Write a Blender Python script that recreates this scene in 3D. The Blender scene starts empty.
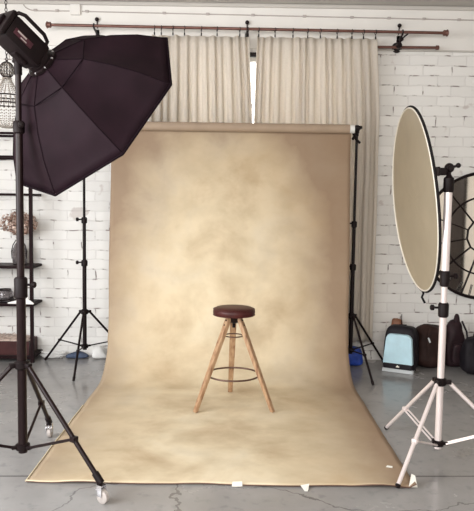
import bpy, bmesh, math, random
from mathutils import Vector, Matrix, noise
from math import pi, sin, cos, radians, sqrt, atan2
random.seed(7)
sc = bpy.context.scene
C = sc.collection

# ---------------------------------------------------------------- camera, world, lights, exposure
cam = bpy.data.objects.new('camera', bpy.data.cameras.new('camera'))
C.objects.link(cam); sc.camera = cam
cam.data.sensor_fit = 'HORIZONTAL'; cam.data.sensor_width = 36.0
cam.data.lens = 36.0 * 660 / 474
cam.data.clip_end = 100
PITCH = math.atan(55.5 / 660); ROLL = 0.015
cam.matrix_world = Matrix.Translation((0, 0, 1.6)) @ Matrix.Rotation(pi/2 - PITCH, 4, 'X') @ Matrix.Rotation(ROLL, 4, 'Z')

w = bpy.data.worlds.new('daylight'); sc.world = w; w.use_nodes = True
w.node_tree.nodes['Background'].inputs[0].default_value = (1.0, 0.965, 0.93, 1)
w.node_tree.nodes['Background'].inputs[1].default_value = 1.2

def area(name, loc, target, sx, sy, power, col):
    l = bpy.data.lights.new(name, 'AREA'); l.shape = 'RECTANGLE'; l.size = sx; l.size_y = sy
    l.energy = power; l.color = col
    o = bpy.data.objects.new(name, l); C.objects.link(o); o.location = loc
    o.rotation_euler = (Vector(target) - Vector(loc)).to_track_quat('-Z', 'Y').to_euler()
    return o
area('window_daylight', (-3.45, 2.0, 2.1), (0.1, 5.0, 0.7), 3.4, 2.3, 180, (0.96, 0.98, 1.0))
area('front_fill_light', (-0.1, -1.9, 2.4), (0.3, 6.0, 1.6), 3.6, 1.8, 185, (1.0, 0.96, 0.91))  # added fill behind the camera; the front wall has no window
area('back_window_daylight', (0.25, 7.7, 2.3), (0.25, 6.0, 1.9), 2.2, 2.6, 70, (1.0, 0.97, 0.93))

vs = sc.view_settings
vs.view_transform = 'Standard'; vs.look = 'None'; vs.gamma = 1; vs.use_curve_mapping = False
vs.exposure = 0.50

# ---------------------------------------------------------------- materials
def mat(name, col, rough=0.6, metal=0.0, spec=0.5, var=0.0, scale=20, bump=0.0, bscale=None, sheen=0, alpha=None, trans=0):
    m = bpy.data.materials.new(name); m.use_nodes = True
    nt = m.node_tree; b = nt.nodes['Principled BSDF']
    b.inputs['Roughness'].default_value = rough; b.inputs['Metallic'].default_value = metal
    b.inputs['Specular IOR Level'].default_value = spec
    if sheen: b.inputs['Sheen Weight'].default_value = sheen
    if trans: b.inputs['Transmission Weight'].default_value = trans
    tc = nt.nodes.new('ShaderNodeTexCoord')
    n = nt.nodes.new('ShaderNodeTexNoise'); n.inputs['Scale'].default_value = scale; n.inputs['Detail'].default_value = 4
    nt.links.new(tc.outputs['Object'], n.inputs['Vector'])
    r = nt.nodes.new('ShaderNodeValToRGB')
    v = max(var, 0.03)
    r.color_ramp.elements[0].position = 0.3; r.color_ramp.elements[1].position = 0.7
    r.color_ramp.elements[0].color = (*[c*(1-v) for c in col], 1); r.color_ramp.elements[1].color = (*[min(1, c*(1+v)) for c in col], 1)
    nt.links.new(n.outputs['Fac'], r.inputs['Fac']); nt.links.new(r.outputs['Color'], b.inputs['Base Color'])
    if bump:
        n2 = nt.nodes.new('ShaderNodeTexNoise'); n2.inputs['Scale'].default_value = bscale or scale; n2.inputs['Detail'].default_value = 5
        nt.links.new(tc.outputs['Object'], n2.inputs['Vector'])
        bp = nt.nodes.new('ShaderNodeBump'); bp.inputs['Strength'].default_value = bump; bp.inputs['Distance'].default_value = 0.01
        nt.links.new(n2.outputs['Fac'], bp.inputs['Height']); nt.links.new(bp.outputs['Normal'], b.inputs['Normal'])
    return m

M = {}
M['plaster'] = mat('plaster', (0.74, 0.72, 0.69), 0.85, var=0.03, scale=3, bump=0.15, bscale=30)
M['ceiling'] = mat('ceiling_paint', (0.50, 0.475, 0.445), 0.9, var=0.03, scale=2)
M['side_wall'] = mat('side_wall_paint', (0.66, 0.62, 0.57), 0.9, var=0.03, scale=2)
M['black_metal'] = mat('black_metal', (0.009, 0.005, 0.0055), 0.38, spec=0.15, var=0.15)
M['brown_metal'] = mat('brown_black_metal', (0.012, 0.0055, 0.006), 0.32, spec=0.2, var=0.15)
M['black_plastic'] = mat('black_plastic', (0.009, 0.005, 0.0055), 0.5, spec=0.15, var=0.2)
M['bronze'] = mat('bronze_rod', (0.16, 0.075, 0.06), 0.4, 0.5, var=0.1)
M['silver'] = mat('satin_silver', (0.78, 0.70, 0.69), 0.32, 0.35, var=0.04, scale=10)
M['chrome'] = mat('chrome', (0.65, 0.64, 0.66), 0.2, 0.9)
M['softbox'] = mat('softbox_fabric', (0.0125, 0.0055, 0.0085), 0.65, spec=0.08, var=0.25, scale=5, bump=0.12, bscale=9)
M['softbox_seam'] = mat('softbox_seam', (0.008, 0.004, 0.006), 0.8, spec=0.05)
M['white_cloth'] = mat('white_cloth', (0.82, 0.80, 0.78), 0.85)
M['reflector_face'] = mat('reflector_face', (0.43, 0.375, 0.28), 0.42, 0.25, var=0.06, scale=4, bump=0.25, bscale=7)
M['white_rim'] = mat('white_binding', (0.8, 0.76, 0.68), 0.5)
M['black_cloth'] = mat('black_cloth', (0.0110, 0.0088, 0.0099), 0.85, spec=0.2, var=0.3, bump=0.2, bscale=60)
M['leather'] = mat('brown_leather', (0.060, 0.013, 0.012), 0.45, spec=0.3, var=0.25, scale=14, bump=0.15, bscale=60)
M['glass'] = mat('clear_glass', (0.95, 0.97, 0.97), 0.03, trans=1.0)
M['smoke_glass'] = mat('smoked_glass', (0.45, 0.42, 0.43), 0.06, trans=0.9)
M['mirror'] = mat('mirror_glass', (0.80, 0.76, 0.70), 0.04, 1.0)
M['white_paint'] = mat('white_window_paint', (0.75, 0.73, 0.70), 0.5)
M['dried'] = mat('dried_petals', (0.36, 0.23, 0.18), 0.85, var=0.55, scale=35)
M['dried2'] = mat('pale_dried_petals', (0.66, 0.52, 0.45), 0.85, var=0.3, scale=35)
M['straw'] = mat('straw', (0.50, 0.40, 0.35), 0.9, var=0.4, scale=40)
M['crate'] = mat('dark_red_wood', (0.045, 0.013, 0.013), 0.5, spec=0.25, var=0.3, scale=9)
M['shelf_metal'] = mat('dark_shelf_metal', (0.013, 0.0055, 0.0065), 0.6, spec=0.08)
M['shelf_wood'] = mat('dark_shelf_board', (0.022, 0.011, 0.011), 0.5, spec=0.2, var=0.3, scale=9)
M['bead'] = mat('glass_bead', (0.42, 0.38, 0.34), 0.15, 0.35, var=0.3, scale=60)
M['sky_blue'] = mat('light_blue_nylon', (0.47, 0.68, 0.77), 0.55, var=0.08, scale=12, bump=0.2, bscale=16)
M['grey_nylon'] = mat('grey_nylon', (0.55, 0.58, 0.60), 0.6)
M['black_nylon'] = mat('black_nylon', (0.0121, 0.0099, 0.0132), 0.6, spec=0.2, var=0.3, scale=15, bump=0.25, bscale=25)
M['brown_nylon'] = mat('dark_brown_nylon', (0.0303, 0.0143, 0.0121), 0.6, spec=0.2, var=0.3, scale=15, bump=0.3, bscale=20)
M['plum_nylon'] = mat('plum_black_nylon', (0.0220, 0.0105, 0.0132), 0.6, spec=0.2, var=0.3, scale=15, bump=0.3, bscale=20)
M['tan'] = mat('tan_leather', (0.22, 0.085, 0.04), 0.5, var=0.2, scale=15)
M['blue_plastic'] = mat('blue_plastic', (0.02, 0.06, 0.36), 0.35, var=0.3, scale=18, bump=0.4, bscale=20)
M['navy'] = mat('navy_cloth', (0.05, 0.07, 0.12), 0.8, var=0.3, scale=25, bump=0.3, bscale=30)
M['white_plastic'] = mat('white_plastic', (0.75, 0.75, 0.74), 0.4, var=0.05)
M['cord'] = mat('grey_cord', (0.42, 0.38, 0.36), 0.6)
M['red_panel'] = mat('red_panel', (0.05, 0.008, 0.016), 0.4)
M['tape'] = mat('white_tape', (0.8, 0.78, 0.72), 0.6)
M['hem'] = mat('pale_hem', (0.62, 0.54, 0.38), 0.8)
M['kraft'] = mat('roll_kraft', (0.36, 0.27, 0.195), 0.7, var=0.06, scale=8)
M['iron'] = mat('painted_iron_ring', (0.11, 0.06, 0.045), 0.4, 0.5)

def nodes(m): m.use_nodes = True; nt = m.node_tree; return nt, nt.nodes, nt.links, nt.nodes['Principled BSDF']
def ramp(N, stops):
    r = N.new('ShaderNodeValToRGB'); e = r.color_ramp.elements
    while len(e) < len(stops): e.new(0.5)
    for i, (p, c) in enumerate(stops): e[i].position = p; e[i].color = (*c, 1) if len(c) == 3 else c
    return r
def mixc(N, L, fac, a, b, mode='MIX'):
    m = N.new('ShaderNodeMix'); m.data_type = 'RGBA'; m.blend_type = mode
    for k, v in (('Factor', fac), ('A', a), ('B', b)):
        s = [i for i in m.inputs if i.name == k and (i.type == 'RGBA' if k != 'Factor' else i.type == 'VALUE')][0]
        if isinstance(v, (int, float)): s.default_value = v
        elif isinstance(v, tuple): s.default_value = (*v, 1)
        else: L.new(v, s)
    return [o for o in m.outputs if o.type == 'RGBA'][0]
def math_(N, L, op, a, b=0.0, clamp=False):
    m = N.new('ShaderNodeMath'); m.operation = op; m.use_clamp = clamp
    for i, v in enumerate((a, b)):
        if isinstance(v, (int, float)): m.inputs[i].default_value = v
        else: L.new(v, m.inputs[i])
    return m.outputs[0]

# white painted brick
def brick_material():
    m = bpy.data.materials.new('white_painted_brick'); nt, N, L, B = nodes(m)
    tc = N.new('ShaderNodeTexCoord'); sp = N.new('ShaderNodeSeparateXYZ'); L.new(tc.outputs['Object'], sp.inputs[0])
    cb = N.new('ShaderNodeCombineXYZ'); L.new(math_(N, L, 'ADD', sp.outputs['X'], sp.outputs['Y']), cb.inputs['X']); L.new(sp.outputs['Z'], cb.inputs['Y'])
    wn = N.new('ShaderNodeTexNoise'); wn.inputs['Scale'].default_value = 7; L.new(cb.outputs[0], wn.inputs['Vector'])
    wob = N.new('ShaderNodeVectorMath'); wob.operation = 'SCALE'; wob.inputs['Scale'].default_value = 0.03
    sub = N.new('ShaderNodeVectorMath'); sub.operation = 'SUBTRACT'; sub.inputs[1].default_value = (0.5, 0.5, 0.5)
    L.new(wn.outputs['Color'], sub.inputs[0]); L.new(sub.outputs[0], wob.inputs[0])
    ad = N.new('ShaderNodeVectorMath'); ad.operation = 'ADD'; L.new(cb.outputs[0], ad.inputs[0]); L.new(wob.outputs[0], ad.inputs[1])
    br = N.new('ShaderNodeTexBrick'); L.new(ad.outputs[0], br.inputs['Vector'])
    br.inputs['Scale'].default_value = 1.0; br.inputs['Brick Width'].default_value = 0.28; br.inputs['Row Height'].default_value = 0.098
    br.inputs['Mortar Size'].default_value = 0.0075; br.inputs['Mortar Smooth'].default_value = 0.5; br.inputs['Bias'].default_value = 0
    br.inputs['Color1'].default_value = (0.80, 0.79, 0.77, 1); br.inputs['Color2'].default_value = (0.73, 0.72, 0.70, 1)
    br.inputs['Mortar'].default_value = (0.69, 0.675, 0.66, 1)
    n1 = N.new('ShaderNodeTexNoise'); n1.inputs['Scale'].default_value = 9; n1.inputs['Detail'].default_value = 6; L.new(cb.outputs[0], n1.inputs['Vector'])
    holes = ramp(N, [(0.545, (0, 0, 0)), (0.63, (1, 1, 1))]); L.new(n1.outputs['Fac'], holes.inputs['Fac'])
    hm = math_(N, L, 'MULTIPLY', holes.outputs['Color'], br.outputs['Fac'])
    c1 = mixc(N, L, hm, br.outputs['Color'], (0.26, 0.22, 0.21))
    n2 = N.new('ShaderNodeTexNoise'); n2.inputs['Scale'].default_value = 4.5; n2.inputs['Detail'].default_value = 8; L.new(tc.outputs['Object'], n2.inputs['Vector'])
    chips = ramp(N, [(0.66, (0, 0, 0)), (0.70, (0.55, 0.55, 0.55))]); L.new(n2.outputs['Fac'], chips.inputs['Fac'])
    c2 = mixc(N, L, chips.outputs['Color'], c1, (0.45, 0.38, 0.36))
    L.new(c2, B.inputs['Base Color']); B.inputs['Roughness'].default_value = 0.6
    n3 = N.new('ShaderNodeTexNoise'); n3.inputs['Scale'].default_value = 22; n3.inputs['Detail'].default_value = 4; L.new(cb.outputs[0], n3.inputs['Vector'])
    h = math_(N, L, 'SUBTRACT', math_(N, L, 'MULTIPLY', n3.outputs['Fac'], 0.7), math_(N, L, 'ADD', math_(N, L, 'MULTIPLY', br.outputs['Fac'], 0.45), hm))
    bp = N.new('ShaderNodeBump'); bp.inputs['Strength'].default_value = 0.45; bp.inputs['Distance'].default_value = 0.008
    L.new(h, bp.inputs['Height']); L.new(bp.outputs[0], B.inputs['Normal'])
    return m
M['brick'] = brick_material()

# polished concrete with slab joint and cracks
def floor_material():
    m = bpy.data.materials.new('polished_concrete'); nt, N, L, B = nodes(m)
    tc = N.new('ShaderNodeTexCoord')
    n1 = N.new('ShaderNodeTexNoise'); n1.inputs['Scale'].default_value = 1.3; n1.inputs['Detail'].default_value = 7; n1.inputs['Roughness'].default_value = 0.6
    L.new(tc.outputs['Object'], n1.inputs['Vector'])
    r1 = ramp(N, [(0.3, (0.235, 0.228, 0.224)), (0.52, (0.285, 0.277, 0.272)), (0.72, (0.34, 0.33, 0.322))]); L.new(n1.outputs['Fac'], r1.inputs['Fac'])
    n2 = N.new('ShaderNodeTexNoise'); n2.inputs['Scale'].default_value = 14; n2.inputs['Detail'].default_value = 6; L.new(tc.outputs['Object'], n2.inputs['Vector'])
    r2 = ramp(N, [(0.56, (0, 0, 0)), (0.70, (0.4, 0.4, 0.4))]); L.new(n2.outputs['Fac'], r2.inputs['Fac'])
    c = mixc(N, L, r2.outputs['Color'], r1.outputs['Color'], (0.15, 0.15, 0.16))
    sp = N.new('ShaderNodeSeparateXYZ'); L.new(tc.outputs['Object'], sp.inputs[0])
    y = math_(N, L, 'SUBTRACT', sp.outputs['Y'], math_(N, L, 'MULTIPLY', sp.outputs['X'], 0.035))
    d = math_(N, L, 'ABSOLUTE', math_(N, L, 'SUBTRACT', y, 3.715))
    joint = math_(N, L, 'LESS_THAN', d, 0.009)
    wv = N.new('ShaderNodeTexNoise'); wv.inputs['Scale'].default_value = 2.5; wv.inputs['Detail'].default_value = 5; L.new(tc.outputs['Object'], wv.inputs['Vector'])
    av = N.new('ShaderNodeVectorMath'); av.operation = 'MULTIPLY_ADD'; av.inputs[1].default_value = (0.5, 0.5, 0); L.new(wv.outputs['Color'], av.inputs[0]); L.new(tc.outputs['Object'], av.inputs[2])
    vo = N.new('ShaderNodeTexVoronoi'); vo.feature = 'DISTANCE_TO_EDGE'; vo.inputs['Scale'].default_value = 0.75; L.new(av.outputs[0], vo.inputs['Vector'])
    crack = math_(N, L, 'MULTIPLY', math_(N, L, 'LESS_THAN', vo.outputs['Distance'], 0.0035), math_(N, L, 'LESS_THAN', sp.outputs['Y'], 3.7))
    jm = math_(N, L, 'MAXIMUM', math_(N, L, 'MULTIPLY', joint, 0.75), math_(N, L, 'MULTIPLY', crack, 0.6))
    c = mixc(N, L, jm, c, (0.07, 0.065, 0.065))
    L.new(c, B.inputs['Base Color'])
    r3 = ramp(N, [(0.35, (0.16,)*3), (0.7, (0.34,)*3)]); L.new(n1.outputs['Fac'], r3.inputs['Fac']); L.new(r3.outputs['Color'], B.inputs['Roughness'])
    bp = N.new('ShaderNodeBump'); bp.inputs['Strength'].default_value = 0.08; bp.inputs['Distance'].default_value = 0.01
    L.new(n2.outputs['Fac'], bp.inputs['Height']); L.new(bp.outputs[0], B.inputs['Normal'])
    return m
M['floor'] = floor_material()

# hand painted mottled canvas; UV: u across, v along the cloth from the front hem (0) to the roll (1)
def canvas_material():
    m = bpy.data.materials.new('hand_painted_canvas'); nt, N, L, B = nodes(m)
    uv = N.new('ShaderNodeTexCoord')
    mp = N.new('ShaderNodeMapping'); mp.inputs['Scale'].default_value = (2.2, 4.6, 1); mp.inputs['Location'].default_value = (3.7, 1.3, 0.6); L.new(uv.outputs['UV'], mp.inputs[0])
    n1 = N.new('ShaderNodeTexNoise'); n1.inputs['Scale'].default_value = 2.1; n1.inputs['Detail'].default_value = 5; n1.inputs['Roughness'].default_value = 0.55; n1.inputs['Distortion'].default_value = 0.3
    L.new(mp.outputs[0], n1.inputs['Vector'])
    n2 = N.new('ShaderNodeTexNoise'); n2.inputs['Scale'].default_value = 4.6; n2.inputs['Detail'].default_value = 6; L.new(mp.outputs[0], n2.inputs['Vector'])
    base = ramp(N, [(0.30, (0.52, 0.405, 0.265)), (0.43, (0.61, 0.50, 0.345)), (0.54, (0.69, 0.585, 0.415)), (0.68, (0.78, 0.69, 0.52))]); L.new(n1.outputs['Fac'], base.inputs['Fac'])
    fine = ramp(N, [(0.35, (0.86, 0.845, 0.82)), (0.62, (1.0, 1.0, 1.0))]); L.new(n2.outputs['Fac'], fine.inputs['Fac'])
    c = mixc(N, L, 1.0, base.outputs['Color'], fine.outputs['Color'], 'MULTIPLY')
    # darker painted border, brushed unevenly; edge vignette and side-light falloff added in the colour
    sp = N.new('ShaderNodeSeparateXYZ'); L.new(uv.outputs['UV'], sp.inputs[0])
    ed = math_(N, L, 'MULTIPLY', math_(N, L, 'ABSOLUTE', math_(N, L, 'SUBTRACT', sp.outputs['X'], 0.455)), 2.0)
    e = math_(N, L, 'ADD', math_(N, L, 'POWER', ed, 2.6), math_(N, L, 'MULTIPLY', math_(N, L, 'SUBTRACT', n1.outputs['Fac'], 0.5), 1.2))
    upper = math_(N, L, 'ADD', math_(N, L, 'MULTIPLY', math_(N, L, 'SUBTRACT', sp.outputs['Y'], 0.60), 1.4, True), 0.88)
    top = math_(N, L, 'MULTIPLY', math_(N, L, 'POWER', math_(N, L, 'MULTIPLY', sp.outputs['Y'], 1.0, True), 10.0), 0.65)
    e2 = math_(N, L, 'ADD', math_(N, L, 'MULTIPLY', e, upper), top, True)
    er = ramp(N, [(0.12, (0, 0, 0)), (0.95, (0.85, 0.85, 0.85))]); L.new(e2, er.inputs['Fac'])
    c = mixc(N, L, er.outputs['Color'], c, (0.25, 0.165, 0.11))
    L.new(c, B.inputs['Base Color']); B.inputs['Roughness'].default_value = 0.72; B.inputs['Specular IOR Level'].default_value = 0.25
    bp = N.new('ShaderNodeBump'); bp.inputs['Strength'].default_value = 0.12; bp.inputs['Distance'].default_value = 0.01
    L.new(n2.outputs['Fac'], bp.inputs['Height']); L.new(bp.outputs[0], B.inputs['Normal'])
    return m
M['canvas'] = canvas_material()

def curtain_material():
    m = bpy.data.materials.new('cream_linen'); nt, N, L, B = nodes(m)
    tc = N.new('ShaderNodeTexCoord'); n = N.new('ShaderNodeTexNoise'); n.inputs['Scale'].default_value = 60; L.new(tc.outputs['Object'], n.inputs['Vector'])
    r = ramp(N, [(0.3, (0.68, 0.63, 0.565)), (0.7, (0.75, 0.70, 0.635))]); L.new(n.outputs['Fac'], r.inputs['Fac'])
    L.new(r.outputs['Color'], B.inputs['Base Color']); B.inputs['Roughness'].default_value = 0.9
    t = N.new('ShaderNodeBsdfTranslucent'); t.inputs[0].default_value = (0.78, 0.72, 0.645, 1)
    mx = N.new('ShaderNodeMixShader'); mx.inputs[0].default_value = 0.42
    L.new(B.outputs[0], mx.inputs[1]); L.new(t.outputs[0], mx.inputs[2]); L.new(mx.outputs[0], N['Material Output'].inputs[0])
    return m
M['curtain'] = curtain_material()

def wood_material():
    m = bpy.data.materials.new('pale_oak'); nt, N, L, B = nodes(m)
    tc = N.new('ShaderNodeTexCoord'); mp = N.new('ShaderNodeMapping'); mp.inputs['Scale'].default_value = (45, 45, 5); L.new(tc.outputs['Object'], mp.inputs[0])
    n = N.new('ShaderNodeTexNoise'); n.inputs['Scale'].default_value = 1.0; n.inputs['Detail'].default_value = 5; L.new(mp.outputs[0], n.inputs['Vector'])
    r = ramp(N, [(0.30, (0.20, 0.095, 0.05)), (0.45, (0.38, 0.225, 0.125)), (0.7, (0.50, 0.335, 0.20))]); L.new(n.outputs['Fac'], r.inputs['Fac'])
    L.new(r.outputs['Color'], B.inputs['Base Color']); B.inputs['Roughness'].default_value = 0.45
    return m
M['oak'] = wood_material()

# ---------------------------------------------------------------- mesh helpers (all in world coordinates)
V = Vector
def new(): return bmesh.new()
def frame(d):
    d = V(d).normalized(); a = V((0, 0, 1)) if abs(d.z) < 0.95 else V((1, 0, 0))
    u = d.cross(a).normalized(); return u, u.cross(d).normalized(), d
def tube(bm, p0, p1, r0, r1=None, seg=12, caps=True):
    r1 = r0 if r1 is None else r1; p0, p1 = V(p0), V(p1); u, v, d = frame(p1 - p0)
    A = [bm.verts.new(p0 + r0*(cos(2*pi*i/seg)*u + sin(2*pi*i/seg)*v)) for i in range(seg)]
    B = [bm.verts.new(p1 + r1*(cos(2*pi*i/seg)*u + sin(2*pi*i/seg)*v)) for i in range(seg)]
    for i in range(seg):
        j = (i+1) % seg; bm.faces.new((A[i], A[j], B[j], B[i]))
    if caps: bm.faces.new(A[::-1]); bm.faces.new(B)
def path(bm, pts, r, seg=8, closed=False):
    pts = [V(p) for p in pts]; n = len(pts); rings = []
    up = None
    for i, p in enumerate(pts):
        a = pts[(i-1) % n] if (closed or i > 0) else p; b = pts[(i+1) % n] if (closed or i < n-1) else p
        d = (b - a).normalized()
        if up is None: u, v, _ = frame(d)
        else:
            u = (up - d*up.dot(d)).normalized(); v = u.cross(d)
        up = u
        rings.append([bm.verts.new(p + r*(cos(2*pi*k/seg)*u + sin(2*pi*k/seg)*v)) for k in range(seg)])
    m = n if closed else n-1
    for i in range(m):
        A, B = rings[i], rings[(i+1) % n]
        off = 0
        if closed and i == n-1:
            off = min(range(seg), key=lambda o: (A[0].co - B[o].co).length)
        for k in range(seg): bm.faces.new((A[k], A[(k+1) % seg], B[(k+1+off) % seg], B[(k+off) % seg]))
    if not closed: bm.faces.new(rings[0][::-1]); bm.faces.new(rings[-1])
def ring(bm, c, n, R, r, seg=40, s2=8):
    u, v, d = frame(n); c = V(c)
    rows = []
    for i in range(seg):
        e = cos(2*pi*i/seg)*u + sin(2*pi*i/seg)*v
        rows.append([bm.verts.new(c + e*(R + r*cos(2*pi*k/s2)) + d*r*sin(2*pi*k/s2)) for k in range(s2)])
    for i in range(seg):
        A, B = rows[i], rows[(i+1) % seg]
        for k in range(s2): bm.faces.new((A[k], B[k], B[(k+1) % s2], A[(k+1) % s2]))
def lathe(bm, c, prof, axis=(0, 0, 1), seg=24):
    """prof: list of (radius, height) ; closed with caps"""
    u, v, d = frame(axis); c = V(c); rows = []
    for r, h in prof:
        rows.append([bm.verts.new(c + d*h + max(r, 1e-4)*(cos(2*pi*k/seg)*u + sin(2*pi*k/seg)*v)) for k in range(seg)])
    for A, B in zip(rows, rows[1:]):
        for k in range(seg): bm.faces.new((A[k], A[(k+1) % seg], B[(k+1) % seg], B[k]))
    bm.faces.new(rows[0][::-1]); bm.faces.new(rows[-1])
def box(bm, c, s, rot=None, bev=0.0):
    mt = Matrix.Translation(V(c)) @ (rot.to_4x4() if rot is not None else Matrix()) @ Matrix.Diagonal((*s, 1))
    g = bmesh.ops.create_cube(bm, size=1, matrix=mt)
    if bev:
        es = list({e for v in g['verts'] for e in v.link_edges})
        bmesh.ops.bevel(bm, geom=es, offset=bev, segments=2, affect='EDGES', profile=0.5)
def ball(bm, c, r, sub=2): bmesh.ops.create_icosphere(bm, subdivisions=sub, radius=r, matrix=Matrix.Translation(V(c)))
def soft(bm, c, s, e=0.35, rz=0, top=(1, 1), wob=0.0, fn=None, nu=28, nv=18, seed=0, lean=(0, 0)):
    """superellipsoid block, c = centre of the base, s = full size"""
    def sp(x, k): return math.copysign(abs(x)**k, x)
    rows = []; R = Matrix.Rotation(rz, 3, 'Z'); c = V(c)
    for j in range(nv+1):
        ph = -pi/2 + pi*j/nv; row = []
        for i in range(nu):
            t = 2*pi*i/nu
            x = sp(cos(ph), e)*sp(cos(t), e); y = sp(cos(ph), e)*sp(sin(t), e); z = sp(sin(ph), e)
            h = (z+1)/2
            x *= 1 + (top[0]-1)*h; y *= 1 + (top[1]-1)*h
            p = V((x*s[0]/2 + lean[0]*h, y*s[1]/2 + lean[1]*h, h*s[2]))
            if wob: 
                q = noise.noise_vector(V((p.x*9+seed, p.y*9, p.z*9)))*wob; q.z *= min(1, h*3); p += q; p.z = max(p.z, 0)
            if fn: p = fn(p)
            row.append(bm.verts.new(c + R @ p))
            if j in (0, nv): break
        rows.append(row)
    for A, B in zip(rows, rows[1:]):
        for i in range(nu):
            a0, a1 = A[i % len(A)], A[(i+1) % len(A)]; b0, b1 = B[i % len(B)], B[(i+1) % len(B)]
            f = [a0]; 
            if a1 is not a0: f.append(a1)
            if b1 is not b0: f.append(b1)
            f.append(b0)
            if len(f) >= 3: bm.faces.new(f)

def obj(name, bm, m, parent=None, smooth=True):
    bmesh.ops.recalc_face_normals(bm, faces=bm.faces)
    off = V((0, 0, 0)); pp = parent
    while pp is not None: off += pp.location; pp = pp.parent
    if parent is not None: bmesh.ops.translate(bm, verts=bm.verts, vec=-off)
    me = bpy.data.meshes.new(name); bm.to_mesh(me); bm.free()
    me.materials.append(M[m] if isinstance(m, str) else m)
    if smooth:
        for p in me.polygons: p.use_smooth = True
        me.set_sharp_from_angle(angle=radians(38))
    o = bpy.data.objects.new(name, me); C.objects.link(o)
    if parent is not None: o.parent = parent
    return o
def tag(o, label, cat, group=None):
    o['label'] = label; o['category'] = cat
    if group: o['group'] = group
    return o
def thing(name, label, cat, loc, group=None):
    o = bpy.data.objects.new(name, None); C.objects.link(o); o.location = loc; o.empty_display_size = 0.1
    return tag(o, label, cat, group)
def solo(name, bm, m, label, cat, loc, group=None, smooth=True):
    """a thing that is one mesh, origin at its base"""
    bmesh.ops.translate(bm, verts=bm.verts, vec=-V(loc))
    o = obj(name, bm, m, None, smooth); o.location = loc
    return tag(o, label, cat, group)
def struct(name, bm, m, parent=None, smooth=False):
    o = obj(name, bm, m, parent, smooth)
    if parent is None: o['kind'] = 'structure'
    return o

# ---------------------------------------------------------------- the setting
WY = 6.6; ZT = 3.50; XL, XR, YB = -3.6, 4.0, -2.0
WX0, WX1, WZ0, WZ1 = -0.62, 1.12, 0.85, 3.03      # window opening
bm = new(); box(bm, ((XL+XR)/2, (WY+YB)/2, -0.05), (XR-XL+0.4, WY-YB+0.6, 0.1)); struct('floor', bm, 'floor')
bm = new(); box(bm, ((XL+XR)/2, (WY+YB)/2, ZT+0.05), (XR-XL+0.4, WY-YB+0.6, 0.1)); struct('ceiling', bm, 'ceiling')
ZB = 3.075
bm = new()
for x0, x1, z0, z1 in ((XL, WX0, 0, ZB), (WX1, XR, 0, ZB), (WX0, WX1, 0, WZ0), (WX0, WX1, WZ1, ZB)):
    box(bm, ((x0+x1)/2, WY+0.15, (z0+z1)/2), (x1-x0, 0.3, z1-z0))
struct('wall_back', bm, 'brick')
bm = new(); box(bm, ((XL+XR)/2, WY+0.14, (ZB+ZT)/2), (XR-XL, 0.32, ZT-ZB)); 
struct('wall_back_upper', bm, 'plaster')
bm = new(); box(bm, ((WX1+XR)/2, WY-0.025, ZB), (XR-WX1, 0.014, 0.014)); struct('trim_1', bm, 'ceiling')
bm = new(); box(bm, ((XL+XR)/2, WY-0.012, ZT-0.02), (XR-XL, 0.06, 0.04), bev=0.015); struct('trim_2', bm, 'ceiling')
# left wall: tall windows let the daylight in beside the camera
bm = new()
for y0, y1, z0, z1 in ((YB, 0.2, 0, ZT), (3.8, WY+0.3, 0, ZT), (0.2, 3.8, 0, 0.9), (0.2, 3.8, 3.3, ZT)):
    box(bm, (XL-0.1, (y0+y1)/2, (z0+z1)/2), (0.2, y1-y0, z1-z0))
struct('wall_left', bm, 'side_wall')
bm = new(); box(bm, ((XL+XR)/2, YB-0.1, ZT/2), (XR-XL+0.4, 0.2, ZT)); struct('wall_front', bm, 'side_wall')
w2 = new()
for y in (0.2, 1.4, 2.6, 3.8): box(w2, (XL-0.1, y, 2.1), (0.08, 0.07, 2.4))
for z in (0.93, 2.3, 3.27): box(w2, (XL-0.1, 2.0, z), (0.07, 3.6, 0.06))
struct('window_2', w2, 'white_paint')
bm = new(); box(bm, (XR+0.1, (WY+YB)/2, ZT/2), (0.2, WY-YB+0.6, ZT)); struct('wall_right', bm, 'side_wall')
bm = new(); box(bm, (XR-0.02, 1.15, 1.05), (0.06, 0.8, 2.1), bev=0.01); d1 = struct('reflection_door_1', bm, 'brown_metal')  # unseen door, added to give the round mirror a dark reflection
bm = new(); ball(bm, (XR-0.08, 0.85, 1.0), 0.03); tube(bm, (XR-0.05, 0.85, 1.0), (XR-0.09, 0.85, 1.0), 0.012); struct('door_handle', bm, 'chrome', d1)

# window behind the curtains
bm = new(); fy = WY+0.12
wx = (WX0+WX1)/2; wz = (WZ0+WZ1)/2
for x in (WX0+0.03, WX1-0.03): box(bm, (x, fy, wz), (0.06, 0.07, WZ1-WZ0))
for z in (WZ0+0.03, WZ1-0.03): box(bm, (wx, fy, z), (WX1-WX0, 0.07, 0.06))
for x in (0.60, 0.02): box(bm, (x, fy, wz), (0.05, 0.06, WZ1-WZ0))
wn = struct('window_1', bm, 'white_paint')
bm = new(); box(bm, (wx, fy+0.01, wz), (WX1-WX0-0.08, 0.006, WZ1-WZ0-0.08)); struct('pane', bm, 'glass', wn)
bm = new(); box(bm, (0.118, fy-0.05, 2.535), (0.03, 0.03, 0.045), bev=0.006); box(bm, (0.118, fy-0.045, 2.50), (0.014, 0.02, 0.10), bev=0.004)
struct('window_handle', bm, 'black_metal', wn)
bm = new(); box(bm, (wx, WY-0.012, 3.015), (WX1-WX0, 0.022, 0.045), bev=0.004); struct('blind_rail', bm, 'black_metal', wn)

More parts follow.
